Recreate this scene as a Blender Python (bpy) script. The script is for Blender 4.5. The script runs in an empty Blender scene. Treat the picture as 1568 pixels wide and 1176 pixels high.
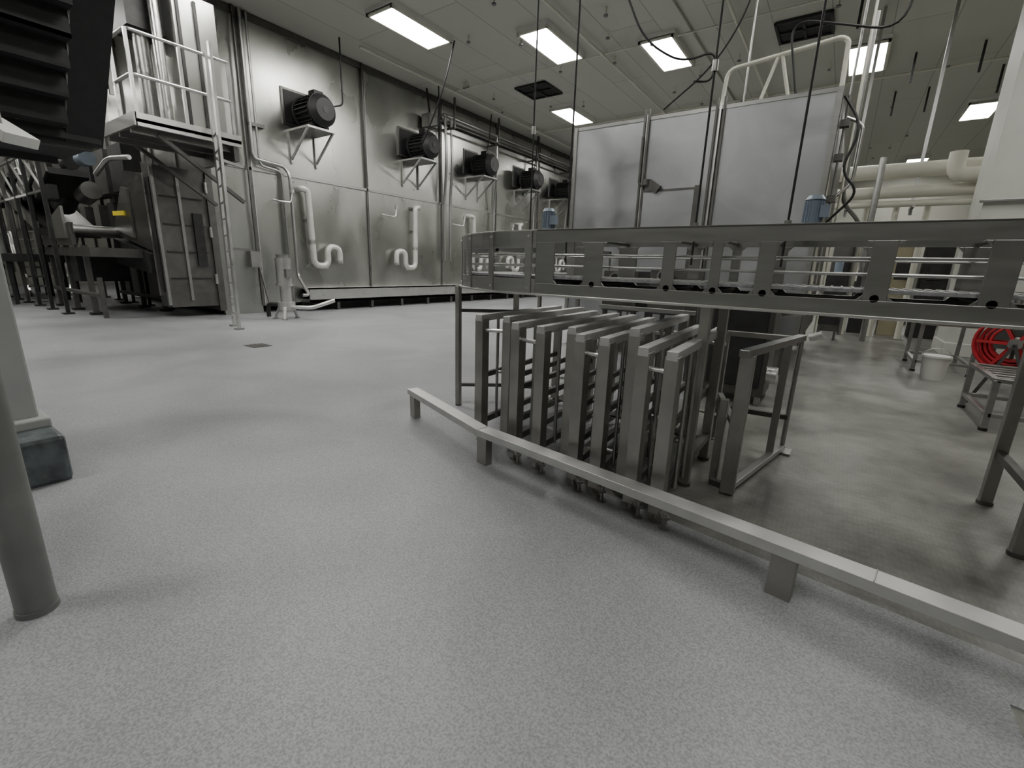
import bpy, math, random
from mathutils import Vector as V, Matrix
random.seed(4)
# ------------------------------------------------------------------ materials
def mat(name):
    m=bpy.data.materials.new(name); m.use_nodes=True
    nt=m.node_tree; b=nt.nodes['Principled BSDF']
    return m,nt,b
def plain(name,col,rough=.5,metal=0.,noise=.0,nscale=8,bump=0.,bscale=60,stretch=(1,1,1),rvar=0.,dist=0.,bdet=2):
    m,nt,b=mat(name)
    b.inputs['Roughness'].default_value=rough; b.inputs['Metallic'].default_value=metal
    tc=nt.nodes.new('ShaderNodeTexCoord'); mp=nt.nodes.new('ShaderNodeMapping'); mp.inputs['Scale'].default_value=stretch
    nt.links.new(tc.outputs['Object'],mp.inputs['Vector'])
    n=nt.nodes.new('ShaderNodeTexNoise'); n.inputs['Scale'].default_value=nscale; n.inputs['Detail'].default_value=6; n.inputs['Distortion'].default_value=dist
    nt.links.new(mp.outputs[0],n.inputs['Vector'])
    r=nt.nodes.new('ShaderNodeValToRGB')
    r.color_ramp.elements[0].position=.3; r.color_ramp.elements[1].position=.7
    r.color_ramp.elements[0].color=tuple(max(0,c*(1-noise)) for c in col)+(1,)
    r.color_ramp.elements[1].color=tuple(min(1,c*(1+noise)) for c in col)+(1,)
    nt.links.new(n.outputs['Fac'],r.inputs['Fac']); nt.links.new(r.outputs['Color'],b.inputs['Base Color'])
    if rvar:
        mr=nt.nodes.new('ShaderNodeMapRange'); mr.inputs['To Min'].default_value=max(.03,rough-rvar); mr.inputs['To Max'].default_value=min(1,rough+rvar)
        mr.inputs['From Min'].default_value=.3; mr.inputs['From Max'].default_value=.7
        nt.links.new(n.outputs['Fac'],mr.inputs['Value']); nt.links.new(mr.outputs[0],b.inputs['Roughness'])
    if bump:
        n2=nt.nodes.new('ShaderNodeTexNoise'); n2.inputs['Scale'].default_value=bscale; n2.inputs['Detail'].default_value=bdet
        nt.links.new(mp.outputs[0],n2.inputs['Vector'])
        bp=nt.nodes.new('ShaderNodeBump'); bp.inputs['Strength'].default_value=bump; bp.inputs['Distance'].default_value=.02
        nt.links.new(n2.outputs['Fac'],bp.inputs['Height']); nt.links.new(bp.outputs[0],b.inputs['Normal'])
    return m
steel =plain('brushed_steel',(.40,.40,.392),.36,1,.07,4,0,40,(1,1,6),.05)
convm =plain('conveyor_steel',(.30,.30,.295),.40,1,.08,3,0,40,(1,1,8),.06)
tubem =plain('stainless_tube',(.36,.35,.33),.42,.95,.14,5,0,40,(1,1,1),.08)
dsteel=plain('dark_steel',(.14,.137,.132),.45,.85,.15,6,0,40,(1,1,1),.08)
bsteel=plain('bright_steel',(.68,.68,.67),.32,1,.05,6,0,40,(1,1,1),.05)
railm =plain('rail_satin_steel',(.56,.56,.555),.48,.8,.10,6,0,40,(1,1,1),.08)
panelm=plain('oven_panel_steel',(.45,.455,.435),.31,1,.12,1.1,.15,.95,(1,1,.55),.06,.4)
boxm  =plain('freezer_panel_steel',(.43,.44,.455),.42,1,.13,1.2,.07,1.5,(1,1,1.2),.08,1.2)
black =plain('black_paint',(.010,.010,.011),.6,0,.3,10)
dark  =plain('dark_painted_metal',(.03,.03,.031),.5,.3,.3,5)
white =plain('white_paint',(.66,.66,.63),.5,0,.05,3)
wallm =plain('wall_panel_white',(.40,.40,.35),.55,0,.08,.7)
pillarm=plain('pillar_white',(.52,.52,.48),.5,0,.05,2)
insul =plain('pipe_insulation_white',(.62,.61,.53),.5,0,.05,3)
bluem =plain('blue_grey_paint',(.24,.29,.36),.4,.2,.1,10)
red   =plain('red_rubber',(.45,.02,.03),.45,0,.15,10)
yellow=plain('yellow_label',(.75,.6,.05),.5)
belt  =plain('grey_belt',(.24,.245,.255),.5,0,.3,30)
bucketm=plain('white_plastic',(.65,.65,.62),.4)
curbm =plain('dark_curb_stone',(.09,.105,.11),.45,0,.5,9,.3,20)
colm  =plain('column_grey_paint',(.36,.37,.365),.5,0,.06,4)
pipem =plain('grey_pipe',(.19,.195,.19),.5,.3,.15,5)
pvc   =plain('satin_white_pipe',(.60,.60,.57),.38,.35,.05,5)
beige =plain('beige_paint',(.3,.27,.18),.5,0,.1,3)
def emis(name,col,s):
    m,nt,b=mat(name); b.inputs['Base Color'].default_value=(.8,.8,.8,1)
    b.inputs['Emission Color'].default_value=col+(1,); b.inputs['Emission Strength'].default_value=s
    return m
lampm=emis('lamp_diffuser',(1,.985,.93),39)
def floor_coat():
    m,nt,b=mat('coated_floor_grey'); N=nt.nodes; L=nt.links
    tc=N.new('ShaderNodeTexCoord')
    n1=N.new('ShaderNodeTexNoise'); n1.inputs['Scale'].default_value=120; n1.inputs['Detail'].default_value=4
    n2=N.new('ShaderNodeTexNoise'); n2.inputs['Scale'].default_value=.65; n2.inputs['Detail'].default_value=6; n2.inputs['Distortion'].default_value=1.0
    for n in (n1,n2): L.new(tc.outputs['Object'],n.inputs['Vector'])
    r1=N.new('ShaderNodeValToRGB'); r1.color_ramp.elements[0].position=.36; r1.color_ramp.elements[1].position=.62
    r1.color_ramp.elements[0].color=(.215,.22,.232,1); r1.color_ramp.elements[1].color=(.345,.352,.367,1)
    r2=N.new('ShaderNodeValToRGB'); r2.color_ramp.elements[0].position=.35; r2.color_ramp.elements[1].position=.65
    r2.color_ramp.elements[0].color=(.82,.82,.82,1); r2.color_ramp.elements[1].color=(1.07,1.07,1.07,1)
    mx=N.new('ShaderNodeMix'); mx.data_type='RGBA'; mx.blend_type='MULTIPLY'; mx.inputs[0].default_value=1
    L.new(n1.outputs['Fac'],r1.inputs[0]); L.new(n2.outputs['Fac'],r2.inputs[0])
    L.new(r1.outputs[0],mx.inputs[6]); L.new(r2.outputs[0],mx.inputs[7]); L.new(mx.outputs[2],b.inputs['Base Color'])
    b.inputs['Roughness'].default_value=.40
    bp=N.new('ShaderNodeBump'); bp.inputs['Strength'].default_value=.3; bp.inputs['Distance'].default_value=.004
    L.new(n1.outputs['Fac'],bp.inputs['Height']); L.new(bp.outputs[0],b.inputs['Normal'])
    return m
def floor_conc():
    m,nt,b=mat('worn_concrete'); N=nt.nodes; L=nt.links
    tc=N.new('ShaderNodeTexCoord')
    n2=N.new('ShaderNodeTexNoise'); n2.inputs['Scale'].default_value=1.7; n2.inputs['Detail'].default_value=12; n2.inputs['Roughness'].default_value=.72; n2.inputs['Distortion'].default_value=.25
    L.new(tc.outputs['Object'],n2.inputs['Vector'])
    r2=N.new('ShaderNodeValToRGB'); r2.color_ramp.elements[0].position=.34; r2.color_ramp.elements[1].position=.66
    r2.color_ramp.elements[0].color=(.075,.076,.070,1); r2.color_ramp.elements[1].color=(.255,.255,.235,1)
    L.new(n2.outputs['Fac'],r2.inputs[0])
    # grooved finish: two crossed shallow waves
    h=[]
    for d,sc in(('X',13),('Y',5)):
        wv=N.new('ShaderNodeTexWave'); wv.inputs['Scale'].default_value=sc; wv.inputs['Distortion'].default_value=1.0; wv.inputs['Detail'].default_value=3; wv.bands_direction=d
        L.new(tc.outputs['Object'],wv.inputs['Vector']); h.append(wv)
    ad=N.new('ShaderNodeMath'); ad.operation='MULTIPLY'; L.new(h[0].outputs['Fac'],ad.inputs[0]); L.new(h[1].outputs['Fac'],ad.inputs[1])
    r3=N.new('ShaderNodeValToRGB'); r3.color_ramp.elements[0].color=(.88,.88,.88,1); r3.color_ramp.elements[1].color=(1,1,1,1)
    L.new(ad.outputs[0],r3.inputs[0])
    mx=N.new('ShaderNodeMix'); mx.data_type='RGBA'; mx.blend_type='MULTIPLY'; mx.inputs[0].default_value=1
    L.new(r2.outputs[0],mx.inputs[6]); L.new(r3.outputs[0],mx.inputs[7]); L.new(mx.outputs[2],b.inputs['Base Color'])
    mr=N.new('ShaderNodeMapRange'); mr.inputs['To Min'].default_value=.25; mr.inputs['To Max'].default_value=.5
    L.new(n2.outputs['Fac'],mr.inputs['Value']); L.new(mr.outputs[0],b.inputs['Roughness'])
    bp=N.new('ShaderNodeBump'); bp.inputs['Strength'].default_value=.06; bp.inputs['Distance'].default_value=.01
    L.new(ad.outputs[0],bp.inputs['Height']); L.new(bp.outputs[0],b.inputs['Normal'])
    return m
def ceil_mat():
    m,nt,b=mat('ceiling_panels'); N=nt.nodes; L=nt.links
    tc=N.new('ShaderNodeTexCoord')
    br=N.new('ShaderNodeTexBrick'); br.inputs['Scale'].default_value=1; br.inputs['Brick Width'].default_value=6.0; br.inputs['Row Height'].default_value=1.15
    br.inputs['Mortar Size'].default_value=.012; br.inputs['Color1'].default_value=(.49,.492,.445,1); br.inputs['Color2'].default_value=(.45,.452,.405,1); br.inputs['Mortar'].default_value=(.28,.28,.25,1)
    mp=N.new('ShaderNodeMapping'); mp.inputs['Rotation'].default_value=(0,0,math.radians(90))
    L.new(tc.outputs['Object'],mp.inputs[0]); L.new(mp.outputs[0],br.inputs['Vector']); L.new(br.outputs['Color'],b.inputs['Base Color'])
    b.inputs['Roughness'].default_value=.6
    return m
coat=floor_coat(); conc=floor_conc(); ceilm=ceil_mat()

# ------------------------------------------------------------------ mesh builder
class B:
    def __init__(s): s.v=[];s.f=[];s.m=[];s.sm=[];s.mats=[]
    def mi(s,m):
        if m not in s.mats: s.mats.append(m)
        return s.mats.index(m)
    def add(s,vs,fs,m,smooth=False):
        o=len(s.v); s.v+= [tuple(v) for v in vs]; k=s.mi(m)
        for f in fs: s.f.append(tuple(i+o for i in f)); s.m.append(k); s.sm.append(smooth)
    def box(s,c,d,m,rz=0,rx=0,ry=0):
        R=Matrix.Rotation(rz,3,'Z')@Matrix.Rotation(ry,3,'Y')@Matrix.Rotation(rx,3,'X'); c=V(c)
        vs=[c+R@V((x*d[0]/2,y*d[1]/2,z*d[2]/2)) for z in(-1,1) for y in(-1,1) for x in(-1,1)]
        s.add(vs,[(0,2,3,1),(4,5,7,6),(0,1,5,4),(2,6,7,3),(0,4,6,2),(1,3,7,5)],m)
    def bb(s,a,b,m):
        s.box([(a[i]+b[i])/2 for i in range(3)],[abs(b[i]-a[i]) for i in range(3)],m)
    def bar(s,p1,p2,w,h,m,up=(0,0,1)):
        p1=V(p1);p2=V(p2);d=(p2-p1).normalized();u=V(up)
        if abs(d.dot(u))>.99:u=V((0,1,0))
        side=d.cross(u).normalized();u2=side.cross(d).normalized()
        vs=[]
        for p in(p1,p2):
            for a,b in((-1,-1),(1,-1),(1,1),(-1,1)): vs.append(p+side*a*w/2+u2*b*h/2)
        s.add(vs,[(3,2,1,0),(4,5,6,7),(0,1,5,4),(1,2,6,5),(2,3,7,6),(3,0,4,7)],m)
    def cyl(s,p1,p2,r,m,n=16,r2=None):
        r2=r if r2 is None else r2
        p1=V(p1);p2=V(p2);d=(p2-p1).normalized();u=V((0,0,1)) if abs(d.z)<.95 else V((0,1,0))
        a=d.cross(u).normalized();b=a.cross(d)
        A=[p1+(a*math.cos(t)+b*math.sin(t))*r for t in[2*math.pi*i/n for i in range(n)]]
        C=[p2+(a*math.cos(t)+b*math.sin(t))*r2 for t in[2*math.pi*i/n for i in range(n)]]
        s.add(A+C,[(i,(i+1)%n,n+(i+1)%n,n+i) for i in range(n)],m,True)
        s.add(A,[tuple(range(n))[::-1]],m); s.add(C,[tuple(range(n))],m)
    def tube(s,pts,r,m,n=10,fil=0.,closed=False):
        P=[V(p) for p in pts]
        if fil>0:
            Q=[P[0]]
            for i in range(1,len(P)-1):
                a=(P[i-1]-P[i]);b=(P[i+1]-P[i]);f=min(fil,a.length*.49,b.length*.49)
                A=P[i]+a.normalized()*f;C=P[i]+b.normalized()*f
                for k in range(7):
                    t=k/6;Q.append(A*(1-t)**2+P[i]*2*t*(1-t)+C*t*t)
            Q.append(P[-1]);P=Q
        vs=[];k=len(P);pn=None
        for i in range(k):
            if closed: d=(P[(i+1)%k]-P[i-1]).normalized()
            else: d=(P[min(i+1,k-1)]-P[max(i-1,0)]).normalized()
            if pn is None:
                u=V((0,0,1)) if abs(d.z)<.9 else V((0,1,0)); pn=d.cross(u).normalized()
            else:
                pn=(pn-d*pn.dot(d)).normalized()
            bn=d.cross(pn)
            for j in range(n):
                t=2*math.pi*j/n; vs.append(P[i]+(pn*math.cos(t)+bn*math.sin(t))*r)
        fs=[]
        for i in range(k if closed else k-1):
            for j in range(n):
                i2=(i+1)%k; fs.append((i*n+j,i*n+(j+1)%n,i2*n+(j+1)%n,i2*n+j))
        s.add(vs,fs,m,True)
        if not closed:
            s.add(vs[:n],[tuple(range(n))[::-1]],m);s.add(vs[-n:],[tuple(range(n))],m)
    def poly(s,pts,t,m):
        P=[V(p) for p in pts];t=V(t);n=len(P)
        s.add(P+[p+t for p in P],[tuple(range(n))[::-1],tuple(range(n,2*n))]+[(i,(i+1)%n,n+(i+1)%n,n+i) for i in range(n)],m)
    def done(s,name,bevel=0.):
        me=bpy.data.meshes.new(name);me.from_pydata(s.v,[],s.f)
        for m in s.mats: me.materials.append(m)
        me.polygons.foreach_set('material_index',s.m);me.polygons.foreach_set('use_smooth',s.sm);me.update()
        import bmesh
        bm=bmesh.new();bm.from_mesh(me);bmesh.ops.recalc_face_normals(bm,faces=bm.faces);bm.to_mesh(me);bm.free()
        o=bpy.data.objects.new(name,me);bpy.context.collection.objects.link(o)
        if bevel:
            md=o.modifiers.new('bevel','BEVEL');md.width=bevel;md.segments=2;md.limit_method='ANGLE';md.angle_limit=math.radians(40)
        return o
CZ=7.1;CT=CZ-.015
# ------------------------------------------------------------------ room shell
o=B();o.bb((-30,-9,-.2),(10,34,0),conc);o.done('floor')
o=B()
o.poly([(-30,-9,.0),(.71,-9,.0),(.71,2.02,.0),(1.6,1.98,.0),(1.6,2.16,.0),(.9,2.27,.0),(0,2.40,.0),(-1.3,2.62,.0),(-1.3,5.2,0),(-1.1,5.2,0),(-1.1,7.4,0),(-4.2,7.4,0),(-4.2,33.8,0),(-30,33.8,0)],(0,0,.006),coat)
o.done('floor_coating')
o=B();o.bb((-30,-9,CZ),(10,34,CZ+.2),ceilm);o.done('ceiling')
o=B();o.bb((-30,34,0),(10,34.2,CZ),wallm);o.done('wall_back')
o=B();o.bb((-30.2,-9,0),(-30,34,CZ),wallm);o.done('wall_left')
o=B();o.bb((10,-9,0),(10.2,34,CZ),wallm);o.done('wall_right')
o=B();o.bb((-30,-9.2,0),(10,-9,CZ),wallm);o.done('wall_front')
o=B();o.bb((1.84,12,0.0),(3.6,13.1,CT),pillarm);o.bb((1.80,11.96,0),(3.64,13.14,.25),pillarm)
o.bar((1.78,11.95,2.8),(3.6,11.95,2.8),.05,.05,steel);o.done('white_pillar',.01)

# ------------------------------------------------------------------ oven enclosure
o=B();X=-12.7
seams=[5.4,6.38,9.95,13.3,16.65,20.0,23.35,26.7,30]
for i in range(len(seams)-1):
    a,b=seams[i]+.012,seams[i+1]-.012
    o.bb((X-.1,a,3.63),(X+random.uniform(-.01,.01),b,CZ-.02),panelm)
    o.bb((X-.1,a,.25 if i else .0),(X+.03+random.uniform(-.008,.008),b,3.60),panelm)
    o.bb((X-.02,seams[i+1]-.035,.2),(X+.06,seams[i+1]+.035,CZ-.02),dsteel)
    o.bb((X-.02,seams[i+1]+.04,.2),(X+.05,seams[i+1]+.06,CZ-.02),bsteel)
o.bb((-20,5.45,.2),(X-.1,30,CZ-.02),dsteel)
o.bb((X-.02,5.4,3.58),(X+.06,30,3.65),steel)
o.bb((X-.02,5.4,CZ-.16),(X+.07,30,CZ-.02),dsteel)
for i in range(len(seams)-1):
    y=seams[i]+.2
    while y<seams[i+1]-.1:
        o.box((X+.035,y,3.5),(.02,.03,.03),bsteel); y+=.45
o.bb((X,7.5,.25),(X+.45,28,.33),steel);o.bb((X+.40,7.5,.25),(X+.45,28,.66),bsteel);o.bb((X,7.5,.62),(X+.45,28,.66),bsteel)
o.bb((X-.05,7.5,.0),(X,28,.25),black)
y=8.4
while y<28:
    o.bb((X+.28,y,0.0),(X+.38,y+.1,.25),dsteel);y+=1.25
for k,x in enumerate([-12.7,-14.2,-15.7,-17.2]):
    o.bb((x-1.47,5.36,3.2),(x-.02,5.45,CZ-.02),panelm if k else dsteel)
    o.bb((x-.05,5.32,3.2),(x+.03,5.47,CZ-.02),dsteel)
o.bb((-15.6,5.3,.12),(-12.66,5.45,3.2),dsteel)
for x in(-13.1,-13.6,-14.6): o.bb((x-.03,5.24,.5),(x+.03,5.32,3.0),steel)
o.bb((-14.6,5.2,.8),(-13.7,5.3,2.9),dsteel)
o.bb((-14.2,5.1,1.7),(-14.1,5.2,2.1),bsteel)
for z in(.9,2.0,3.0): o.cyl((X+.02,5.30,z-.12),(X+.02,5.30,z+.12),.035,bsteel)
o.done('steel_oven_enclosure')

for i,y in enumerate([7.89,11.81,15.06,18.4,21.53,24.9]):
    o=B();z=5.18;x0=X
    o.bb((x0,y-.52,z-.30),(x0+.04,y+.35,z+.58),dsteel)
    o.bb((x0+.04,y-.46,z-.24),(x0+.06,y+.3,z+.52),black)
    o.cyl((x0+.05,y,z),(x0+.35,y,z),.22,black,20)
    o.cyl((x0+.30,y,z),(x0+.36,y,z),.42,black,24)
    o.cyl((x0+.36,y,z),(x0+.95,y,z),.34,black,24)
    for k in range(24):
        t=2*math.pi*k/24
        o.bar((x0+.38,y+.37*math.cos(t),z+.37*math.sin(t)),(x0+.92,y+.37*math.cos(t),z+.37*math.sin(t)),.02,.06,dark,(0,math.cos(t),math.sin(t)))
    o.cyl((x0+.95,y,z),(x0+1.02,y,z),.39,black,24);o.cyl((x0+1.02,y,z),(x0+1.16,y,z),.38,black,24,.26)
    o.cyl((x0+1.16,y,z),(x0+1.17,y,z),.08,dark,16)
    o.box((x0+.62,y+.1,z+.42),(.26,.26,.2),black)
    o.bb((x0,y-.40,z-.46),(x0+.95,y+.40,z-.41),steel)
    for s in(-.36,.36):
        o.bar((x0+.02,y+s,z-1.15),(x0+.9,y+s,z-.44),.045,.05,steel)
        o.bar((x0+.03,y+s,z-1.25),(x0+.03,y+s,z-.44),.05,.05,steel)
    o.bar((x0+.25,y-.2,z-.38),(x0+.9,y-.2,z-.34),.08,.1,black);o.bar((x0+.25,y+.2,z-.38),(x0+.9,y+.2,z-.34),.08,.1,black)
    o.done('fan_motor')
for i,y in enumerate([7.75,11.85,14.9,18.3,21.6]):
    o=B();s=1 if i%2==0 else -1;xx=X+.22
    o.tube([(X+.0,y-s*.15,3.32),(xx,y-s*.15,3.32),(xx,y+s*.05,3.30),(xx,y+s*.1,1.28),(xx,y+s*.55,1.28),(xx,y+s*.55,1.82),(xx,y+s*.95,1.82),(xx,y+s*.95,1.35)],.085,pvc,14,.2)
    o.cyl((xx,y+s*.95,1.36),(xx,y+s*.95,1.44),.10,bsteel);o.cyl((xx,y+s*.08,1.9),(xx,y+s*.08,1.98),.1,bsteel)
    o.tube([(xx,y+s*.5,1.3),(xx,y+s*.5,1.2)],.03,pvc)
    o.bb((X,y+s*.05-.06,2.5),(xx,y+s*.05+.06,2.55),steel)
    o.done('drain_trap_pipe')
o=B()
for y in(6.9,10.5,13.9,17.2,20.5):
    o.tube([(X+.05,y,2.95),(X+.3,y,2.9),(X+.3,y+.35,2.9),(X+.3,y+.4,3.15)],.025,bsteel,8,.08)
    o.cyl((X+.3,y+.4,3.15),(X+.3,y+.4,3.25),.06,bsteel,12)
o.done('sanitary_nozzle_set')
o=B()
o.tube([(X+.12,6.45,CT),(X+.12,6.45,3.85),(X+.12,7.25,3.80),(X+.25,7.3,3.6),(X+.25,7.3,1.0),(X+.9,7.2,.5),(X+.9,7.0,.5)],.045,steel,10,.12)
o.tube([(X+.12,6.6,CT),(X+.12,6.6,3.72),(X+.12,7.15,3.66),(X+.2,7.16,.25)],.03,steel,10,.12)
o.tube([(X+.12,6.3,CT),(X+.12,6.3,1.4),(X+.5,6.3,.3)],.025,dsteel,8,.12)
o.bb((X,6.4,4.6),(X+.16,6.8,4.68),dsteel)
o.bb((X+.02,6.1,1.2),(X+.2,6.35,1.6),steel)
for y in(9.9,13.2,16.5): o.tube([(X+.1,y,CT),(X+.1,y,5.8),(X+.12,y+.02,3.7)],.022,dsteel,8)
o.tube([(X+.14,13.1,6.35),(X+.14,28,6.35)],.05,dsteel);o.tube([(X+.34,13.1,6.5),(X+.34,28,6.5)],.06,steel)
o.tube([(X+.5,13.5,6.2),(X+.5,28,6.2)],.035,dsteel)
for y in(13.4,16,19,22,25): o.bb((X,y,6.1),(X+.6,y+.06,6.16),dsteel);o.bb((X+.55,y,6.1),(X+.6,y+.06,CT),dsteel)
for y in(13.2,13.5,16.2,19.3,22.4): o.tube([(X+.34,y,6.5),(X+.4,y,5.0),(X+.2,y+.1,3.8),(X+.2,y+.1,1.6)],.05,steel,10,.3)
o.bb((X+.1,12.3,5.95),(X+.45,12.7,6.35),dsteel)
o.tube([(X+.3,12.5,6.3),(X+.35,12.3,CT)],.03,black)
o.done('conduit_pipe_run')
o=B()
for y,z in((8.6,5.5),(12.3,5.9)):
    o.tube([(X+.9,y,CT),(X+.9,y,z),(X+.7,y-.3,z-.1)],.022,black,8,.1)
for y in (15.2,18.6,21.8): o.tube([(X+.62,y,5.6),(X+.62,y+.15,6),(X+.6,y+.3,CT)],.02,black,8,.2)
o.tube([(-9.3,10.3,CT),(-9.6,10.2,6.0),(-10.6,10.6,5.2),(-11.6,11.2,4.9),(-11.9,11.7,5.2)],.02,black,8,.6)
o.done('hanging_power_cords')

# pump
o=B();c=(-11.0,6.1)
for dx,dy in((-.22,-.2),(.22,-.2),(0,.25)):
    o.bar((c[0]+dx,c[1]+dy,0.01),(c[0]+dx*.5,c[1]+dy*.5,.38),.06,.04,steel)
    o.cyl((c[0]+dx,c[1]+dy,0),(c[0]+dx,c[1]+dy,.03),.06,steel)
o.cyl((c[0],c[1],.22),(c[0],c[1],.42),.2,bsteel,20);o.cyl((c[0],c[1],.42),(c[0],c[1],.8),.13,bsteel,20)
o.cyl((c[0],c[1],.8),(c[0],c[1],.86),.21,bsteel,20);o.cyl((c[0],c[1],.86),(c[0],c[1],1.45),.185,bsteel,20);o.cyl((c[0],c[1],1.45),(c[0],c[1],1.53),.15,steel,20)
o.box((c[0]+.2,c[1],1.1),(.12,.18,.2),steel)
o.tube([(c[0]+.15,c[1],.3),(c[0]+.6,c[1]+.3,.3),(c[0]+.6,c[1]+.9,.45)],.05,bsteel,10,.15)
o.tube([(c[0]-.15,c[1],.33),(c[0]-.7,c[1]-.1,.33),(c[0]-.7,c[1]-.1,.012)],.05,black,10,.15)
o.done('sanitary_pump')

# ladder
o=B();A=V((-10.45,4.60,0));C=V((-9.85,4.42,0))
for p in(A,C):
    o.bar(p,p+V((-.1,.1,5.15)),.075,.05,bsteel,(0,1,0)); o.box(p+V((0,0,.02)),(.14,.14,.04),steel)
z=.3
while z<3.75:
    o.cyl(A+V((-.1*z/5,.1*z/5,z)),C+V((-.1*z/5,.1*z/5,z)),.02,bsteel,10);z+=.31
for z in(1.6,3.3):
    o.bar(A+V((0,.05,z)),(-10.9,5.35,z),.05,.05,steel)
o.done('access_ladder')
o=B()
o.bb((-12.5,3.5,3.72),(-10.75,5.3,3.78),dsteel)
o.bb((-10.8,3.5,3.66),(-10.75,5.3,3.88),bsteel);o.bb((-12.5,3.47,3.66),(-10.75,3.52,3.88),steel)
for x in(-12.3,-11.7,-11.1): o.bb((x,3.5,3.58),(x+.07,5.3,3.72),steel)
for p in((-10.8,3.55),(-10.8,4.35),(-10.8,5.2),(-12.4,3.55),(-11.6,3.55)):
    o.bar((p[0],p[1],3.8),(p[0],p[1],5.2),.05,.05,bsteel)
for z in(4.5,5.2):
    o.tube([(-12.4,3.55,z),(-10.8,3.55,z),(-10.8,5.2,z)],.03,bsteel,10,.08)
for x in(-12.3,-11.0): o.bar((x,5.35,2.6),(x,3.9,3.62),.07,.07,dsteel)
o.bb((-12.45,5.2,3.4),(-10.9,5.30,3.72),dsteel)
o.bb((-12.3,4.5,3.8),(-11.2,5.25,6.3),panelm);o.bb((-11.2,4.85,3.9),(-11.15,4.9,6.2),dark);o.bb((-11.2,4.55,3.9),(-11.16,4.6,6.2),dark)
o.cyl((-11.5,4.3,3.8),(-11.5,4.3,CT),.09,bsteel);o.cyl((-12.0,4.2,3.8),(-12.0,4.2,CT),.14,steel)
o.bb((-12.5,3.9,5.6),(-11.7,4.5,CT),dark)
o.done('maintenance_platform')

# infeed machine beneath the platform
o=B()
for x in(-15.9,-14.4,-17.4):
    for y in(3.3,4.7): o.bar((x,y,0),(x,y,1.6),.1,.1,dsteel);o.box((x,y,.03),(.22,.22,.06),dark)
o.bb((-17.5,3.2,1.35),(-13.6,4.8,1.55),dsteel);o.bb((-16.2,3.3,.75),(-15.2,4.3,1.35),dark)
o.poly([(-17.6,3.15,1.6),(-14.6,3.15,1.6),(-14.6,3.15,2.1),(-17.0,3.15,1.9)],(0,.08,0),dsteel)
o.poly([(-16.2,3.10,1.75),(-14.8,3.10,1.75),(-14.8,3.10,2.45),(-16.2,3.10,2.15)],(0,.05,0),steel)
o.poly([(-17.6,4.7,1.6),(-12.9,4.7,1.6),(-12.9,4.7,2.9),(-17.0,4.7,2.2)],(0,.08,0),dsteel)
o.poly([(-13.35,4.3,.25),(-12.72,4.3,.25),(-12.72,4.3,3.35),(-13.35,4.3,3.45)],(0,1.0,0),dsteel)
o.bb((-13.22,4.24,.5),(-13.12,4.3,3.2),bsteel);o.bb((-12.80,4.24,.3),(-12.72,4.3,3.3),steel);o.bb((-13.0,4.25,.6),(-12.9,4.3,3.1),dark)
for z in(.9,1.5,2.1,2.7): o.bb((-12.72,4.35,z),(-12.69,5.2,z+.03),dark)
o.bb((-12.73,4.7,.4),(-12.68,4.76,3.2),steel);o.bb((-12.72,4.95,1.2),(-12.66,5.15,2.4),dark)
o.poly([(-14.7,4.0,1.9),(-13.35,4.3,1.5),(-13.35,4.3,3.2),(-14.0,4.15,3.3)],(0,.7,0),dsteel)
o.poly([(-14.6,3.96,2.0),(-13.9,4.12,1.8),(-13.9,4.12,2.9),(-14.1,4.08,2.95)],(0,.05,0),steel)
o.poly([(-14.75,3.95,1.2),(-13.35,4.2,1.0),(-13.35,4.2,1.45),(-14.75,3.95,1.8)],(0,.8,0),dark)
o.box((-14.1,3.97,2.35),(.45,.03,.10),yellow,rz=.2)
o.tube([(-14.6,3.8,3.2),(-14.0,3.9,3.5),(-13.3,4.1,3.5)],.05,bsteel,10,.15)
o.bb((-15.4,3.0,2.6),(-14.9,3.15,2.9),dark)
for x in(-17,-16.2,-15.4,-14.6): o.cyl((x,3.2,1.95),(x,4.7,1.95),.10,steel)
o.tube([(-17.5,3.25,.5),(-13.5,3.25,.5)],.05,dsteel);o.tube([(-17.5,4.65,.35),(-13.5,4.65,.35)],.05,dsteel)
o.bar((-13.5,3.25,0),(-13.5,3.25,.9),.08,.08,dsteel)
o.cyl((-16.8,3.6,2.6),(-16.1,3.6,2.9),.25,dark,18);o.cyl((-15.3,3.7,2.75),(-14.7,3.7,2.85),.2,dsteel,18)
o.bar((-19.5,3.6,2.9),(-16.6,3.6,1.9),1.2,.18,dsteel);o.bar((-19.5,3.0,3.0),(-16.6,3.0,2.0),.05,.3,steel)
o.done('infeed_conveyor_machine')
o=B()
for k in range(3):
    x=-19.0-k*1.9
    for dx in(-.6,.6):
        for y in(2.6,3.9): o.bar((x+dx,y,0),(x+dx,y,1.2+.5*(k%2)),.08,.08,dark)
    o.bb((x-.75,2.5,1.15),(x+.75,4.0,1.35),dark)
    o.poly([(x-.7,2.55,1.35),(x+.7,2.55,1.35),(x+.9,2.4,2.1),(x-.9,2.4,2.1)],(0,.06,0),[steel,dsteel,steel][k])
    o.poly([(x-.7,3.9,1.35),(x+.7,3.9,1.35),(x+.9,4.1,2.1),(x-.9,4.1,2.1)],(0,.06,0),steel)
    o.cyl((x-.3,2.4,1.0),(x+.3,2.4,1.0),.17,black);o.cyl((x,3.2,2.0),(x,3.2,2.7),.2,bsteel)
    o.bar((x-.9,2.3,.5),(x+.9,2.3,.9),.3,.15,dsteel)
o.done('vibratory_feeder_line')
rnd=random.Random(11);o=B()
xs=[-14.9,-16.3,-17.6,-18.9,-20.2,-21.6]
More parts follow.
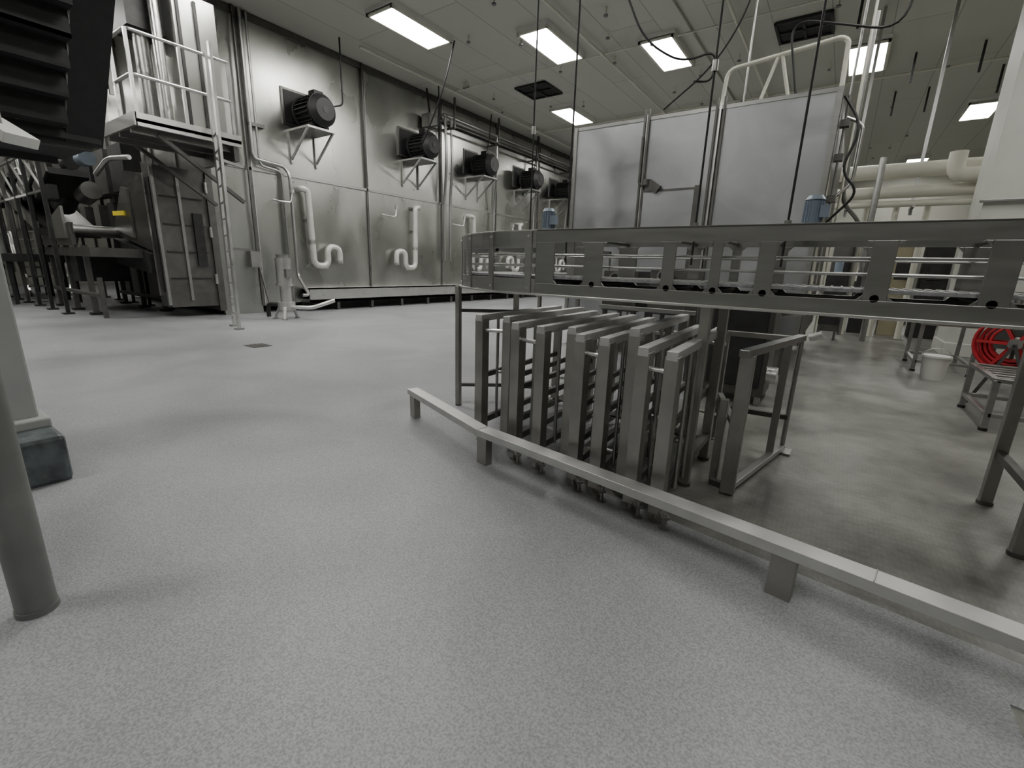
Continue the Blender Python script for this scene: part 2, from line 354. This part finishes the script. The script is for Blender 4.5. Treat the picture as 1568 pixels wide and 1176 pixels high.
for x in xs:
    for y in(2.9,4.95): o.bar((x,y,0),(x,y,4.3+.4*rnd.random()),.07,.07,rnd.choice([dsteel,steel,dark]));o.box((x,y,.02),(.2,.2,.04),dark)
for i in range(len(xs)-1):
    for z in(2.75,3.6,4.3):
        for y in(2.9,4.95): o.bar((xs[i],y,z),(xs[i+1],y,z),.045,.05,rnd.choice([steel,white,dsteel,bsteel]))
    z=rnd.uniform(2.9,3.4)
    o.bar((xs[i],3.4,z),(xs[i+1],3.4,z-.5),.7,.14,rnd.choice([dsteel,dark]))
    o.bar((xs[i],3.02,z+.1),(xs[i+1],3.02,z-.4),.04,.3,rnd.choice([steel,dsteel]))
    xm=(xs[i]+xs[i+1])/2
    o.cyl((xm-.2,3.9,z+.45),(xm+.25,3.9,z+.45),.17,rnd.choice([black,bluem,dark]),16)
    o.bb((xm-.2,4.6,2.0),(xm+.3,4.9,2.8),rnd.choice([steel,dark,dsteel]))
    o.bb((xm-.5,4.5,3.0),(xm+.5,4.9,4.1),[dark,dsteel,black,dsteel,dark][i])
    o.bar((xs[i],2.9,2.75),(xs[i+1],2.9,3.6),.04,.04,bsteel)
    o.tube([(xm,3.0,4.3),(xm,3.0,3.2),(xm+.3,3.0,2.9),(xm+.3,3.0,.8)],.035,rnd.choice([bsteel,black,steel]),8,.2)
o.done('processing_support_frame')
o=B();o.cyl((-21.8,1.6,.35),(-21.8,1.6,1.2),.42,bucketm,24,.5);o.cyl((-21.8,1.6,1.2),(-21.8,1.6,1.24),.52,bluem,24)
for a in range(4): o.bar((-21.8+.35*math.cos(a*1.57),1.6+.35*math.sin(a*1.57),0),(-21.8+.35*math.cos(a*1.57),1.6+.35*math.sin(a*1.57),.4),.06,.06,steel)
o.done('ingredient_tub')
o=B()
for k in range(12):
    o.bb((-22.0-k*.3,3.4,.3+k*.3),(-21.7-k*.3,4.4,.35+k*.3),bsteel)
for y in(3.4,4.4):
    o.bar((-21.6,y,.0),(-25.4,y,3.8),.05,.25,bsteel); o.tube([(-21.7,y,1.1),(-25.4,y,4.9),(-28,y,4.9)],.035,white,8); o.tube([(-21.7,y,.6),(-25.4,y,4.4),(-28,y,4.4)],.03,white,8)
    for k in range(5): o.bar((-21.8-k*.9,y,.2+k*.9),(-21.8-k*.9,y,1.2+k*.9),.05,.05,white)
o.bb((-29,1.0,3.7),(-25.3,5.4,3.85),steel)
for x in(-29,-27,-25.4):
    for y in(1.1,5.2): o.bar((x,y,0),(x,y,4.9),.1,.1,white)
o.tube([(-29,1.1,4.9),(-25.4,1.1,4.9)],.035,white);o.tube([(-29,1.1,4.4),(-25.4,1.1,4.4)],.03,white)
o.bb((-28.5,3,3.85),(-27,4.6,5.9),dsteel);o.cyl((-26.4,2.6,3.85),(-26.4,2.6,6.5),.3,bsteel)
o.done('mezzanine_staircase')
o=B()
for k,(y,z,r) in enumerate([(3.0,4.9,.07),(3.3,5.2,.05),(2.6,4.6,.09),(3.7,5.5,.05)]):
    o.tube([(-14.0,y,z),(-18,y,z),(-18.6,y,z-.6),(-22,y,z-.6)],r,[steel,white,bsteel,steel][k],10,.3)
for x in(-14.6,-16.9,-19.5): o.bar((x,3.2,4.5),(x,3.2,CT),.08,.08,dsteel);o.bar((x,2.5,4.5),(x,3.8,4.5),.06,.06,dsteel)
o.done('overhead_process_piping')

# dark overhead staircase upper left
o=B()
for k in range(11):
    x=-9.5+k*.26;z=3.15+k*.29
    o.bb((x,.2,z),(x+.30,2.2,z+.05),black);o.bb((x-.02,.2,z+.01),(x+.0,2.2,z+.04),steel if k%2 else dsteel)
    o.bb((x+.28,.2,z),(x+.30,2.2,z+.30),black)
o.bar((-9.7,.18,3.05),(-6.9,.18,3.05+2.8*.29/.26),.05,.40,black)
o.bar((-9.75,2.42,3.15),(-6.9,2.42,3.15+2.85*.29/.26),.42,.55,black)
o.bar((-9.75,2.64,3.5),(-6.9,2.64,3.5+2.85*.29/.26),.02,.05,dsteel)
o.bb((-11.6,.2,3.0),(-9.45,2.6,3.14),black)
for x in(-11.5,-9.6): o.bb((x-.06,.2,2.9),(x+.06,2.5,3.0),dark)
o.bar((-11.5,.3,0),(-11.5,.3,3.0),.12,.12,dark);o.bar((-11.5,2.4,3.0),(-11.5,2.4,CT),.08,.08,dark)
o.bar((-9.6,.3,3.1),(-9.6,.3,CT),.06,.06,dark)
o.bar((-8.9,2.66,3.6),(-8.9,2.66,5.4),.05,.05,white);o.tube([(-9.6,2.66,4.6),(-7.7,2.66,6.7)],.025,white,8)
o.done('overhead_steel_staircase')
o=B();o.box((-6.75,1.12,2.52),(.42,.30,.10),white,rz=.5,ry=.5);o.cyl((-6.75,1.12,2.55),(-6.75,1.12,CT),.012,steel,8);o.done('hanging_junction_box',.01)

# left building column on curb
o=B();o.bb((-5.6,-.9,0),(-3.8,.61,.31),curbm);o.done('column_curb',.03)
o=B();o.bb((-4.75,-.1,.36),(-4.12,.56,CT),colm);o.bb((-4.85,-.2,.305),(-4.04,.60,.37),colm);o.done('building_column',.012)
o=B();o.cyl((-2.43,.20,.0),(-2.43,.20,CT),.062,pipem,28);o.cyl((-2.43,.20,.0),(-2.43,.20,.03),.066,pipem,28);o.done('vertical_floor_pipe')

# ------------------------------------------------------------------ freezer box
o=B();yb=7.5;x0,x1=-4.04,-.4;zt=3.66
o.bb((x0+.02,yb+.04,.5),(x1-.02,yb+4,zt-.02),boxm)
cuts=[x0,-2.83,-1.77,x1]
for i in range(3): o.bb((cuts[i]+.02,yb,.5),(cuts[i+1]-.02,yb+.05,zt),boxm)
for x in(-2.86,-2.80,-1.83,-1.73): o.bar((x,yb-.02,.5),(x,yb-.02,zt+.12),.03,.03,dsteel,(0,1,0))
for x in(-2.83,-1.78): o.bar((x,yb-.01,.5),(x,yb-.01,zt+.05),.02,.02,bsteel,(0,1,0))
o.bb((x0,yb-.01,zt-.03),(x1,yb+.06,zt+.02),steel)
for x in(x0,x1): o.bb((x-.03,yb-.02,.45),(x+.03,yb+.06,zt+.02),steel)
o.bb((-2.78,yb-.03,1.2),(-1.95,yb,2.62),boxm);o.bb((-2.79,yb-.035,2.60),(-1.94,yb,2.63),dsteel)
o.bb((-2.0,yb-.06,1.3),(-1.93,yb,2.65),dsteel)
o.cyl((-2.74,yb-.06,2.7),(-2.74,yb-.06,2.78),.06,dsteel);o.tube([(-2.86,yb-.05,3.4),(-2.86,yb-.05,2.72),(-2.6,yb-.05,2.68)],.02,dsteel,8,.05)
o.box((-2.62,yb-.05,2.68),(.2,.06,.12),dsteel,ry=.6)
for x in(x0+.1,-2.2,x1-.1):
    for y in(yb+.1,yb+3.8): o.bar((x,y,0),(x,y,.55),.12,.12,dsteel)
o.bb((x1-.02,yb+.05,.5),(x1+.04,yb+4,zt),dsteel)
o.done('steel_freezer_enclosure')
o=B();y=7.7
o.tube([(-1.83,y,zt),(-1.80,y,4.18),(-.50,y,4.30),(-.42,y,4.25),(-.34,y,zt-2.6)],.028,insul,12,.12)
o.tube([(-1.35,y,zt),(-1.18,y,4.24)],.022,insul,10);o.tube([(-.98,y,zt),(-1.14,y,4.24)],.022,insul,10)
o.tube([(-.30,y,CT),(-.30,y,1.2)],.014,steel,10);o.tube([(-.22,y+.3,CT),(-.2,y+.3,.6)],.016,insul,10)
o.tube([(-.2,y+1,4.9),(-.2,y+1,2.5),(.1,y+1.4,2.2),(.1,y+1.4,.5)],.03,steel,10,.2)
o.tube([(-.3,y+.1,3.4),(-.1,y+.1,3.3),(-.1,y+.1,2.6),(-.3,y+.1,2.4),(-.3,y+.1,1.3)],.02,bsteel,10,.1)
for z in(3.3,2.9,2.4,2.0): o.box((-.3,y,z),(.1,.12,.08),dsteel)
o.tube([(-1.7,yb+1,CT),(-1.7,yb+1,zt)],.015,steel,8)
for i in range(6): o.cyl((-3.7+i*.6,yb+.3,zt),(-3.7+i*.6,yb+.3,zt+.10),.015,insul,8)
o.done('pipe_frame')
o=B()
o.tube([(-.35,7.6,3.6),(-.1,7.5,3.2),(-.25,7.5,2.7),(0,7.5,2.45),(-.3,7.6,2.1)],.016,black,8,.3)
o.tube([(-3.4,6.8,CT),(-3.3,6.8,5.6),(-2.8,7.0,4.5),(-2.3,7.2,4.2),(-1.9,7.4,4.35),(-1.95,7.5,4.0),(-2.2,7.5,4.05)],.014,black,8,.6)
o.tube([(-1.6,7.4,CT),(-1.5,7.4,4.9),(-1.9,7.45,4.2),(-2.6,7.5,3.75)],.012,black,8,.8)
o.tube([(-.9,7.6,3.7),(-1.1,7.6,4.6),(-.5,7.6,4.4),(.1,7.6,4.2),(.2,7.6,5.2),(.3,7.6,CT)],.014,black,8,.5)
o.done('hanging_cables')

# ------------------------------------------------------------------ ceiling fittings
for (x,y) in [(-9.62,9.1),(-7.13,11.65),(-4.75,13.6),(-.42,16.5),(-9.3,16.9),(2.85,23),(2.0,31.2),(-5,19.5),
              (-9.6,5.0),(-9.6,1.0),(-5,4.2),(0.8,6.5),(4.5,9.5),(5.5,15),(-4.5,-2.8),(1.5,-1.5),(-15,-1),(-15.5,2.5),(-20.5,.5),(-21.5,5),(-26,2),(-2,25.5),(-9,24)]:  # out-of-view fixtures here are added to light foreground and oven wall, softening shadows
    o=B();L=2.0;W=.9
    o.bb((x-W/2,y-L/2,CZ-.12),(x+W/2,y+L/2,CZ),white)
    o.bb((x-W/2+.05,y-L/2+.05,CZ-.135),(x+W/2-.05,y+L/2-.05,CZ-.118),lampm)
    for s in(-1,1):
        o.bb((x+s*(W/2-.04)-.03,y-L/2,CZ-.16),(x+s*(W/2-.04)+.03,y+L/2,CZ-.10),insul)
        o.bb((x-W/2,y+s*(L/2-.03)-.03,CZ-.16),(x+W/2,y+s*(L/2-.03)+.03,CZ-.10),insul)
    o.done('ceiling_light_fixture')
for (x,y) in[(-1.7,14.1),(-9.2,14.3)]:
    o=B()
    o.bb((x-.55,y-.55,CZ-.03),(x+.55,y+.55,CZ),black)
    for d in(-.55,0,.55): o.bb((x-.57,y+d-.03,CZ-.07),(x+.57,y+d+.03,CZ-.02),dark);o.bb((x+d-.03,y-.57,CZ-.07),(x+d+.03,y+.57,CZ-.02),dark)
    o.done('ceiling_vent')
o=B()
o.bb((-4.1,9,CZ-.08),(-3.95,33.9,CT),ceilm)
o.tube([(-11.5,9,CZ-.15),(-11.5,30,CZ-.15)],.03,insul,8)
o.tube([(-6.2,5,CZ-.15),(-6.2,30,CZ-.15)],.03,insul,8);o.tube([(-2.9,4,CZ-.2),(-2.9,30,CZ-.2)],.035,insul,8)
o.tube([(-11.5,12.8,CZ-.1),(1.7,12.8,CZ-.1)],.02,insul,8);o.tube([(-11.5,18.2,CZ-.1),(8,18.2,CZ-.1)],.03,insul,8)
for k in range(46):
    x=random.uniform(-11.5,1.6);y=random.uniform(9,30)
    o.cyl((x,y,CZ-.18),(x,y,CT),.02,insul,8);o.cyl((x,y,CZ-.20),(x,y,CZ-.17),.05,pipem,10)
for x,y in((0.6,17),(1.2,17),(1.9,17),(2.6,19),(.4,20),(1.2,20),(-.6,13)): o.bar((x,y,CT),(x,y,CZ-.7),.05,.05,dark)
o.done('overhead_conduits')
o=B()
for x,y in((-.32,3.3),(-.85,3.3),(-1.81,3.3),(-2.45,3.75)):
    o.cyl((x,y,1.45),(x,y,CT),.007,black,8); o.cyl((x,y,1.66),(x,y,1.72),.02,steel,8)
for x,y,z in((-2.45,3.75,2.55),(-.85,3.3,2.6)): o.cyl((x,y,z),(x,y,z+.06),.018,bsteel,8)
o.done('conveyor_hanger_rods')

# ------------------------------------------------------------------ conveyor
o=B();z0,z1=1.21,1.67;wz0,wz1=1.29,1.585;XR=2.9
wins=[(-1.74,-1.50),(-1.36,-.95),(-.87,-.66),(-.60,-.41),(-.32,.10),(.20,.53),(.64,1.10),(1.22,1.75),(1.9,2.5)]
def face(y,t=.012,m=convm):
    o.bb((-1.9,y,z0),(XR,y+t,wz0),m);o.bb((-1.9,y,wz1),(XR,y+t,z1),m)
    e=[-1.9]+[q for w in wins for q in w]+[XR]
    for i in range(0,len(e),2): o.bb((e[i],y,wz0),(e[i+1],y+t,wz1),m)
    c=.028
    for a,b in wins:
        for x,sx in((a,1),(b,-1)):
            for z,sz in((wz0,1),(wz1,-1)):
                o.poly([(x,y,z),(x+sx*c,y,z),(x,y,z+sz*c)],(0,t,0),m)
face(3.0);face(3.62)
for y,s in((3.0,1),(3.632,-1)):
    o.bb((-1.9,y,z1-.006),(XR,y+s*.05,z1+.006),dsteel)
    o.bb((-1.9,y-s*.03,z0-.012),(XR,y+s*.04,z0+.004),bsteel)
o.bb((-1.9,3.03,1.325),(XR,3.6,1.345),belt);o.bb((-1.9,3.03,1.235),(XR,3.6,1.25),belt)
x=-1.85
while x<XR:
    o.bb((x,3.035,1.345),(x+.012,3.6,1.350),steel);x+=.05
for x in[-1.43,-.91,-.63,-.36,.15,.58,1.15,1.8,2.6]:
    o.cyl((x,3.0,1.30),(x,3.63,1.30),.02,dsteel,10);o.cyl((x,3.02,1.6),(x,3.63,1.6),.012,dsteel,10)
for y in(3.09,3.54):
    for z in(1.42,1.50): o.cyl((-1.9,y,z),(XR,y,z),.008,steel,8)
cx,cy,R,Ri=-1.9,4.6,1.6,.97
def arcp(r,t,z): return (cx-r*math.sin(t),cy-r*math.cos(t),z)
N=20;ts=[math.pi/2*i/N for i in range(N+1)]
def strip(r,za,zb,th,m):
    vs=[];fs=[]
    for t in ts:
        vs+=[arcp(r,t,za),arcp(r,t,zb),arcp(r-th,t,zb),arcp(r-th,t,za)]
    for i in range(N):
        for j in range(4): fs.append((i*4+j,i*4+(j+1)%4,i*4+4+(j+1)%4,i*4+4+j))
    fs+=[(0,1,2,3),(N*4+3,N*4+2,N*4+1,N*4)]
    o.add(vs,fs,m)
for r in(R,Ri):
    strip(r,z0,wz0+.03,.012,steel);strip(r,wz1-.04,z1,.012,steel)
strip(R+.03,z0-.012,z0+.004,.07,bsteel);strip(R,z1-.006,z1+.006,.05,bsteel);strip(R-.04,1.325,1.345,R-Ri-.08,belt);strip(R-.04,1.235,1.25,R-Ri-.08,belt)
for zz in(1.42,1.50): strip(R-.07,zz-.01,zz+.01,.016,bsteel);strip(Ri+.08,zz-.01,zz+.01,.016,bsteel)
for t in(0.04,.30,.55,.80,1.05,1.3,1.53):
    for r in(R,Ri): o.bar(arcp(r,t,z0),arcp(r,t,z1),.06,.014,steel,(math.sin(t),math.cos(t),0))
    o.bar(arcp(R,t,1.30),arcp(Ri,t,1.30),.03,.03,steel)
    for z in(1.25,1.63): o.cyl(arcp(R+.012,t,z),arcp(R-.01,t,z),.010,bsteel,8)
for x in(-3.5,-2.87):
    o.bb((x,4.6,z0),(x+.012,6.6,wz0),steel);o.bb((x,4.6,wz1),(x+.012,6.6,z1),steel)
    for y in(4.6,5.3,6.0,6.55): o.bb((x,y,z0),(x+.012,y+.06,z1),steel)
o.bb((-3.46,4.6,1.325),(-2.9,6.6,1.345),belt)
def leg(x,y,w=.06,m=tubem,zt=z0):
    o.bar((x,y,.02),(x,y,zt),w,w,m);o.cyl((x,y,.0),(x,y,.024),w*.7,dsteel)
for x,y in((-.65,3.03),(-.65,3.58),(1.0,4.0),(1.0,3.3),(2.7,3.1),(2.7,3.6),(-3.22,3.62),(-2.75,4.0),(-3.45,5.6),(-2.85,5.6),(-3.02,3.4)): leg(x,y,.045 if x<-2.6 else .06)
o.bar((1.0,4.0,1.1),(1.0,3.55,1.2),.05,.05,dsteel);o.bar((1.0,4.0,.35),(1.0,3.3,.35),.045,.045,dsteel);o.bar((1.0,4.0,.75),(1.45,4.4,.35),.04,.04,dsteel);o.bb((.95,3.5,1.15),(1.05,4.05,1.21),dsteel)
leg(1.6,4.5,.045,dsteel,.8);o.bar((1.0,4.0,.75),(1.6,4.5,.75),.05,.05,dsteel)
o.bar((-.65,3.03,.2),(-.65,3.58,.2),.05,.05,dsteel)
for p,q in(((-3.22,3.62),(-3.02,3.4)),((-3.22,3.62),(-2.75,4.0))):
    for z in(.15,.95): o.bar(p+(z,),q+(z,),.035,.035,dsteel)
o.done('curved_belt_conveyor',.002)
for x,y in((-2.1,3.5),(-.215,3.55)):
    o=B()
    o.box((x,y,1.665),(.12,.14,.03),steel);o.cyl((x,y,1.68),(x,y,1.72),.055,bsteel,16);o.cyl((x,y,1.72),(x,y,1.86),.048,bluem,20)
    for k in range(16):
        t=k*math.pi/8;o.bar((x+.05*math.cos(t),y+.05*math.sin(t),1.73),(x+.05*math.cos(t),y+.05*math.sin(t),1.85),.005,.012,bluem,(math.cos(t),math.sin(t),0))
    o.cyl((x,y,1.86),(x,y,1.885),.056,bluem,20,.04);o.box((x+.06,y-.02,1.79),(.05,.06,.07),bluem)
    o.bar((x,y,1.66),(x,3.62,1.66),.03,.02,steel)
    o.done('conveyor_gear_motor')

# ------------------------------------------------------------------ guard rail
o=B();pts=[(-3.12,2.87),(-1.95,2.44),(0,2.15),(3.1,1.66)]
w=.105;zt2=.275;zb=.225
P=[V((p[0],p[1],0)) for p in pts];vs=[]
for i in range(4):
    d=(P[min(i+1,3)]-P[max(i-1,0)]).normalized();n=V((-d.y,d.x,0))
    for a,z in((-.5,zb),(.5,zb),(.5,zt2),(-.5,zt2)): vs.append(P[i]+n*a*w+V((0,0,z)))
fs=[]
for i in range(3):
    for j in range(4): fs.append((i*4+j,i*4+(j+1)%4,i*4+4+(j+1)%4,i*4+4+j))
fs+=[(0,1,2,3),(15,14,13,12)]
o.add(vs,fs,railm)
for x,y,a in((-3.07,2.85,-.35),(-1.92,2.445,-.2),(.0,2.16,-.155),(2.0,1.84,-.155)):
    o.box((x,y,.115),(.10,.06,.23),tubem,rz=a)
for x,y in((.30,2.103),(-1.93,2.437)): o.box((x,y,.276),(.006,.107,.004),bsteel,rz=-.155)
o.done('floor_guard_rail',.006)

# ------------------------------------------------------------------ stacked stand frames
def stand(fr,h=1.0,L=1.35,skew=-.05):
    o=B()
    for x,y in fr:
        xb,yb_=x+skew,y+L
        o.bar((x,y,.06),(x,y,h),.075,.085,tubem,(0,1,0))
        o.bar((xb,yb_,.06),(xb,yb_,h),.06,.06,tubem,(0,1,0))
        o.bar((x,y-.045,h+.005),(xb,yb_,h+.005),.06,.05,railm)
        o.bar((x,y,.17),(xb,yb_,.17),.04,.05,dsteel);o.bar((x,y,.55),(xb,yb_,.55),.03,.04,dsteel)
        o.cyl((x+.05,y+.14,.17),(x+.05,y+.14,h),.012,steel,10);o.cyl((x+.045,y+.32,.17),(x+.045,y+.32,h),.012,steel,10)
        for p in((x,y),(xb,yb_)):
            o.cyl((p[0],p[1],.012),(p[0],p[1],.08),.016,steel,10);o.cyl((p[0],p[1],.0),(p[0],p[1],.016),.04,tubem,14)
        o.bar((x,y+.02,.09),(x+.08,y-.07,.07),.045,.02,tubem);o.cyl((x+.07,y-.06,0),(x+.07,y-.06,.10),.012,steel,8);o.cyl((x+.07,y-.06,0),(x+.07,y-.06,.012),.03,tubem,12)
    for i in range(len(fr)-1):
        a,b=fr[i],fr[i+1]
        for yy,z in((.0,h-.09),(.35,.17),(.9,.17),(L,h-.1),(L,.3),(.2,.55)):
            o.cyl((a[0],a[1]+yy,z),(b[0],b[1]+yy,z),.014,bsteel,10)
        o.bar((a[0],a[1]+.6,.35),(b[0],b[1]+.6,.35),.1,.015,dsteel)
    return o.done('steel_stand_frame',.003)
stand([(-2.24,2.80),(-2.02,2.86)],1.01,1.3)
stand([(-1.80,2.66),(-1.57,2.62)],1.0,1.35)
stand([(-1.40,2.74),],1.0,1.2)
stand([(-1.24,2.545),(-1.07,2.52)],.99,1.4)
stand([(-.93,2.62),],1.05,1.2)
stand([(-.82,2.475),(-.655,2.445)],.97,1.4)
o=B();A=(-.385,3.06);C=(-.175,4.15)
o.bar(A+(.02,),A+(.93,),.085,.06,tubem,(0,1,0));o.bar((-.24,3.9,.02),(-.24,3.9,.93),.05,.04,tubem,(0,1,0));o.cyl(C+(.02,),C+(.95,),.018,steel,12)
o.bar((-.40,2.98,.945),C+(.945,),.06,.045,steel);o.bar(A+(.05,),C+(.05,),.05,.04,steel)
o.bar(A+(.45,),(-.65,3.9,.45),.04,.04,tubem);o.bar(C+(.3,),(-.7,4.1,.3),.04,.04,dsteel);o.bar((-.7,4.1,.02),(-.7,4.1,.93),.05,.05,tubem,(0,1,0));o.bar((-.7,4.1,.93),C+(.93,),.05,.04,tubem)
o.bar((-.5,3.1,.05),A+(.05,),.04,.04,dsteel);o.bar((-.5,3.2,.02),(-.5,3.2,.6),.05,.05,tubem,(0,1,0))
o.cyl((-.13,4.12,.95),(-.05,4.12,.98),.03,bsteel,12)
o.box(C+(.01,),(.14,.14,.02),steel)
o.done('open_support_stand',.003)
o=B();o.bb((-1.15,5.5,.1),(-.5,6.1,1.15),dsteel);o.bb((-1.1,5.48,.2),(-.55,5.5,1.05),dark)
for x in(-1.1,-.55):
    for y in(5.55,6.05): o.bar((x,y,0),(x,y,.12),.06,.06,steel)
o.cyl((-.5,5.6,.35),(-.4,5.6,.35),.09,bsteel);o.tube([(-.45,5.7,1.0),(-.2,5.6,1.05),(-.15,5.6,1.3)],.03,bsteel,10,.1)
o.done('drive_cabinet',.01)
o=B()
for x,z in((-2.5,1.3),(-1.9,1.35)):
    o.bb((x,5.6,.9),(x+.45,6.2,z+.1),dsteel);o.cyl((x+.2,5.5,z),(x+.2,5.6,z),.09,steel,18);o.cyl((x+.2,5.48,z),(x+.2,5.5,z),.06,dark,14)
    for dx in(.03,.42): o.bar((x+dx,5.65,0),(x+dx,5.65,.9),.05,.05,dsteel)
    for dx in(.03,.42): o.bar((x+dx,6.15,0),(x+dx,6.15,.9),.05,.05,dsteel)
o.bar((-2.5,5.55,.95),(-1.3,5.55,.95),.05,.05,steel)
o.done('control_box_stand',.004)

# ------------------------------------------------------------------ right side equipment
o=B()
for z,r in((3.75,.16),(3.3,.13),(3.05,.07)):
    o.tube([(-.6,14,z),(5.5,14,z)],r,insul,16)
o.tube([(1.55,13.75,4.0),(1.55,13.75,3.55),(2.4,13.75,3.52),(9.5,13.75,3.52)],.15,insul,16,.2)
for x in(-.2,1.0,3.0,5.0): o.bar((x,14,2.8),(x,14,CT),.06,.06,steel);o.bar((x,13.6,2.95),(x,14.3,2.95),.05,.05,steel)
for x in(.2,.75,1.3): o.cyl((x,14.2,0.02),(x,14.2,3.0),.06,insul)
o.tube([(.3,13.2,3.9),(.3,13.2,1.6),(.6,13.2,1.2),(.6,13.2,0)],.06,steel,10,.2)
o.done('insulated_pipe_run')
o=B()
for k in range(4):
    x=-.3+k*.62
    o.bb((x,15.0,.0),(x+.5,15.6,2.7-.2*(k%2)),[dsteel,dark,beige,dark][k])
    o.bb((x+.1,14.97,1.4),(x+.4,15.0,1.9),dark)
o.done('electrical_cabinets',.01)
rnd=random.Random(5);o=B()
for k in range(8):
    x=-.3+k*.5;y=9.6+2.6*rnd.random()+(1.5 if k<4 else 0)
    hgt=rnd.uniform(.8,1.7)
    m=rnd.choice([dark,dsteel,steel,dsteel])
    if k in(0,5):
        o.bb((x,y,.35),(x+.4,y+.5,hgt),m);o.cyl((x+.2,y+.2,hgt),(x+.2,y+.2,hgt+.3),.08,rnd.choice([steel,bluem,dark]))
        for dx in(.04,.36):
            for dy in(.05,.45): o.bar((x+dx,y+dy,0),(x+dx,y+dy,.35),.05,.05,dsteel)
o.done('auxiliary_equipment')
o=B()
for x,y in((3.3,5.6),(5.0,5.9)):
    o.bb((x,y,.75),(x+1.3,y+1.0,1.45),dsteel);o.bb((x+.1,y-.03,.85),(x+1.2,y,1.35),steel)
    for dx in(.06,1.24):
        for dy in(.06,.94): o.bar((x+dx,y+dy,0),(x+dx,y+dy,.75),.06,.06,dsteel)
    o.cyl((x+.6,y+.5,1.45),(x+.6,y+.5,1.75),.14,dark,16)
o.done('steel_process_tank',.006)
o=B()
for k in range(5):
    x=-.2+k*1.0;y=19+(k%2)*1.2
    o.bb((x,y,.5),(x+.85,y+.8,1.3+.3*(k%3)),[dark,dsteel,steel,bluem,dark][k])
    for dx in(.05,.8): o.bar((x+dx,y+.1,0),(x+dx,y+.1,.5),.07,.07,dsteel);o.bar((x+dx,y+.7,0),(x+dx,y+.7,.5),.07,.07,dsteel)
    o.cyl((x+.4,y+.4,1.2),(x+.4,y+.4,2.1),.12,steel)
o.bar((-1,18.8,1.1),(5,18.8,1.1),.05,.05,bsteel)
for x in(-1,1,3,5): o.bar((x,18.8,0),(x,18.8,1.1),.05,.05,bsteel)
o.done('packaging_machine_line')
o=B();o.bb((3.0,8.0,.5),(4.9,9.0,1.1),dsteel)
for x in(3.1,4.8):
    for y in(8.1,8.9): o.bar((x,y,0),(x,y,.5),.08,.08,dsteel)
for x in(3.3,3.9,4.5): o.cyl((x,8.5,1.1),(x,8.5,1.6),.16,dark)
o.done('mixing_equipment')
o=B();o.cyl((1.31,8.9,0),(1.31,8.9,.33),.13,bucketm,24,.16);o.cyl((1.31,8.9,.32),(1.31,8.9,.35),.17,bucketm,24);
o.tube([(1.31+.16*math.cos(t),8.9,.33+.12*math.sin(t)) for t in[math.pi*i/10 for i in range(11)]],.006,steel,6);o.done('white_bucket')
def table(x0,y0,x1,y1,h,top=True):
    o=B()
    for x in(x0,x1):
        for y in(y0,y1): o.bar((x,y,.02),(x,y,h),.05,.05,steel);o.cyl((x,y,0),(x,y,.03),.035,dark,12)
    for z in(h,.16):
        for x in(x0,x1): o.bar((x,y0,z),(x,y1,z),.05,.04,steel)
        for y in(y0,y1): o.bar((x0,y,z),(x1,y,z),.05,.04,steel)
    if top:
        n=6
        for i in range(1,n): o.bar((x0,y0+(y1-y0)*i/n,h),(x1,y0+(y1-y0)*i/n,h),.05,.02,steel)
    return o
table(1.36,6.1,2.3,7.1,.5).done('steel_equipment_cart',.003)
table(1.15,9.5,1.8,10.6,.75).done('steel_equipment_cart',.003)
table(2.2,7.9,2.9,9.0,.6,False).done('steel_equipment_cart',.003)
o=B();hx,hy,hz=1.72,7.45,.74
dirv=V((.25,1,0)).normalized()
for q in(-.11,.11):
    cc=V((hx,hy,hz))+dirv*q
    side=V((dirv.y,-dirv.x,0));ring=[cc+side*.33*math.cos(t)+V((0,0,.33*math.sin(t))) for t in[2*math.pi*i/32 for i in range(32)]]
    o.tube(ring,.018,red,8,closed=True)
    for k in range(6):
        t=k*math.pi/3;o.bar(cc,cc+side*.33*math.cos(t)+V((0,0,.33*math.sin(t))),.03,.015,red,tuple(dirv))
for k in range(6):
    cc=V((hx,hy,hz))+dirv*(-.08+k*.032)
    for rr in(.2,.24,.28):
        o.tube([cc+side*rr*math.cos(t)+V((0,0,rr*math.sin(t))) for t in[2*math.pi*i/28 for i in range(28)]],.017,red,6,closed=True)
o.cyl(V((hx,hy,hz))-dirv*.16,V((hx,hy,hz))+dirv*.16,.06,steel)
for q in(-.16,.16):
    cc=V((hx,hy,hz))+dirv*q
    o.bar(cc,cc+side*.25+V((0,0,-hz+.02)),.04,.03,dsteel);o.bar(cc,cc-side*.25+V((0,0,-hz+.02)),.04,.03,dsteel)
o.done('red_hose_reel')
o=B();o.bb((-7.95,3.6,.006),(-7.6,3.9,.012),dsteel)
for k in range(5): o.bb((-7.93,3.63+k*.06,.012),(-7.62,3.65+k*.06,.014),black)
o.done('floor_drain')
o=B()
for k in range(5):
    o.bb((-11.2+k*1.5,28,.0),(-10.2+k*1.5,29,2.2+.3*(k%2)),[dsteel,steel][k%2])
o.done('tall_equipment_cabinets',.01)

# ------------------------------------------------------------------ world + camera
w=bpy.data.worlds.new('world');bpy.context.scene.world=w;w.use_nodes=True
w.node_tree.nodes['Background'].inputs[0].default_value=(.5,.5,.5,1);w.node_tree.nodes['Background'].inputs[1].default_value=.05
cd=bpy.data.cameras.new('camera');cd.sensor_width=36;cd.lens=36*700/1568;cd.clip_start=.05;cd.clip_end=200
co=bpy.data.objects.new('camera',cd);bpy.context.collection.objects.link(co)
R3=Matrix(((.8173,-.1663,.5517),(.5757,.1854,-.7964),(.0301,.9685,.2472)))
co.matrix_world=Matrix.Translation((0,0,1.4))@R3.to_quaternion().normalized().to_matrix().to_4x4()
bpy.context.scene.camera=co
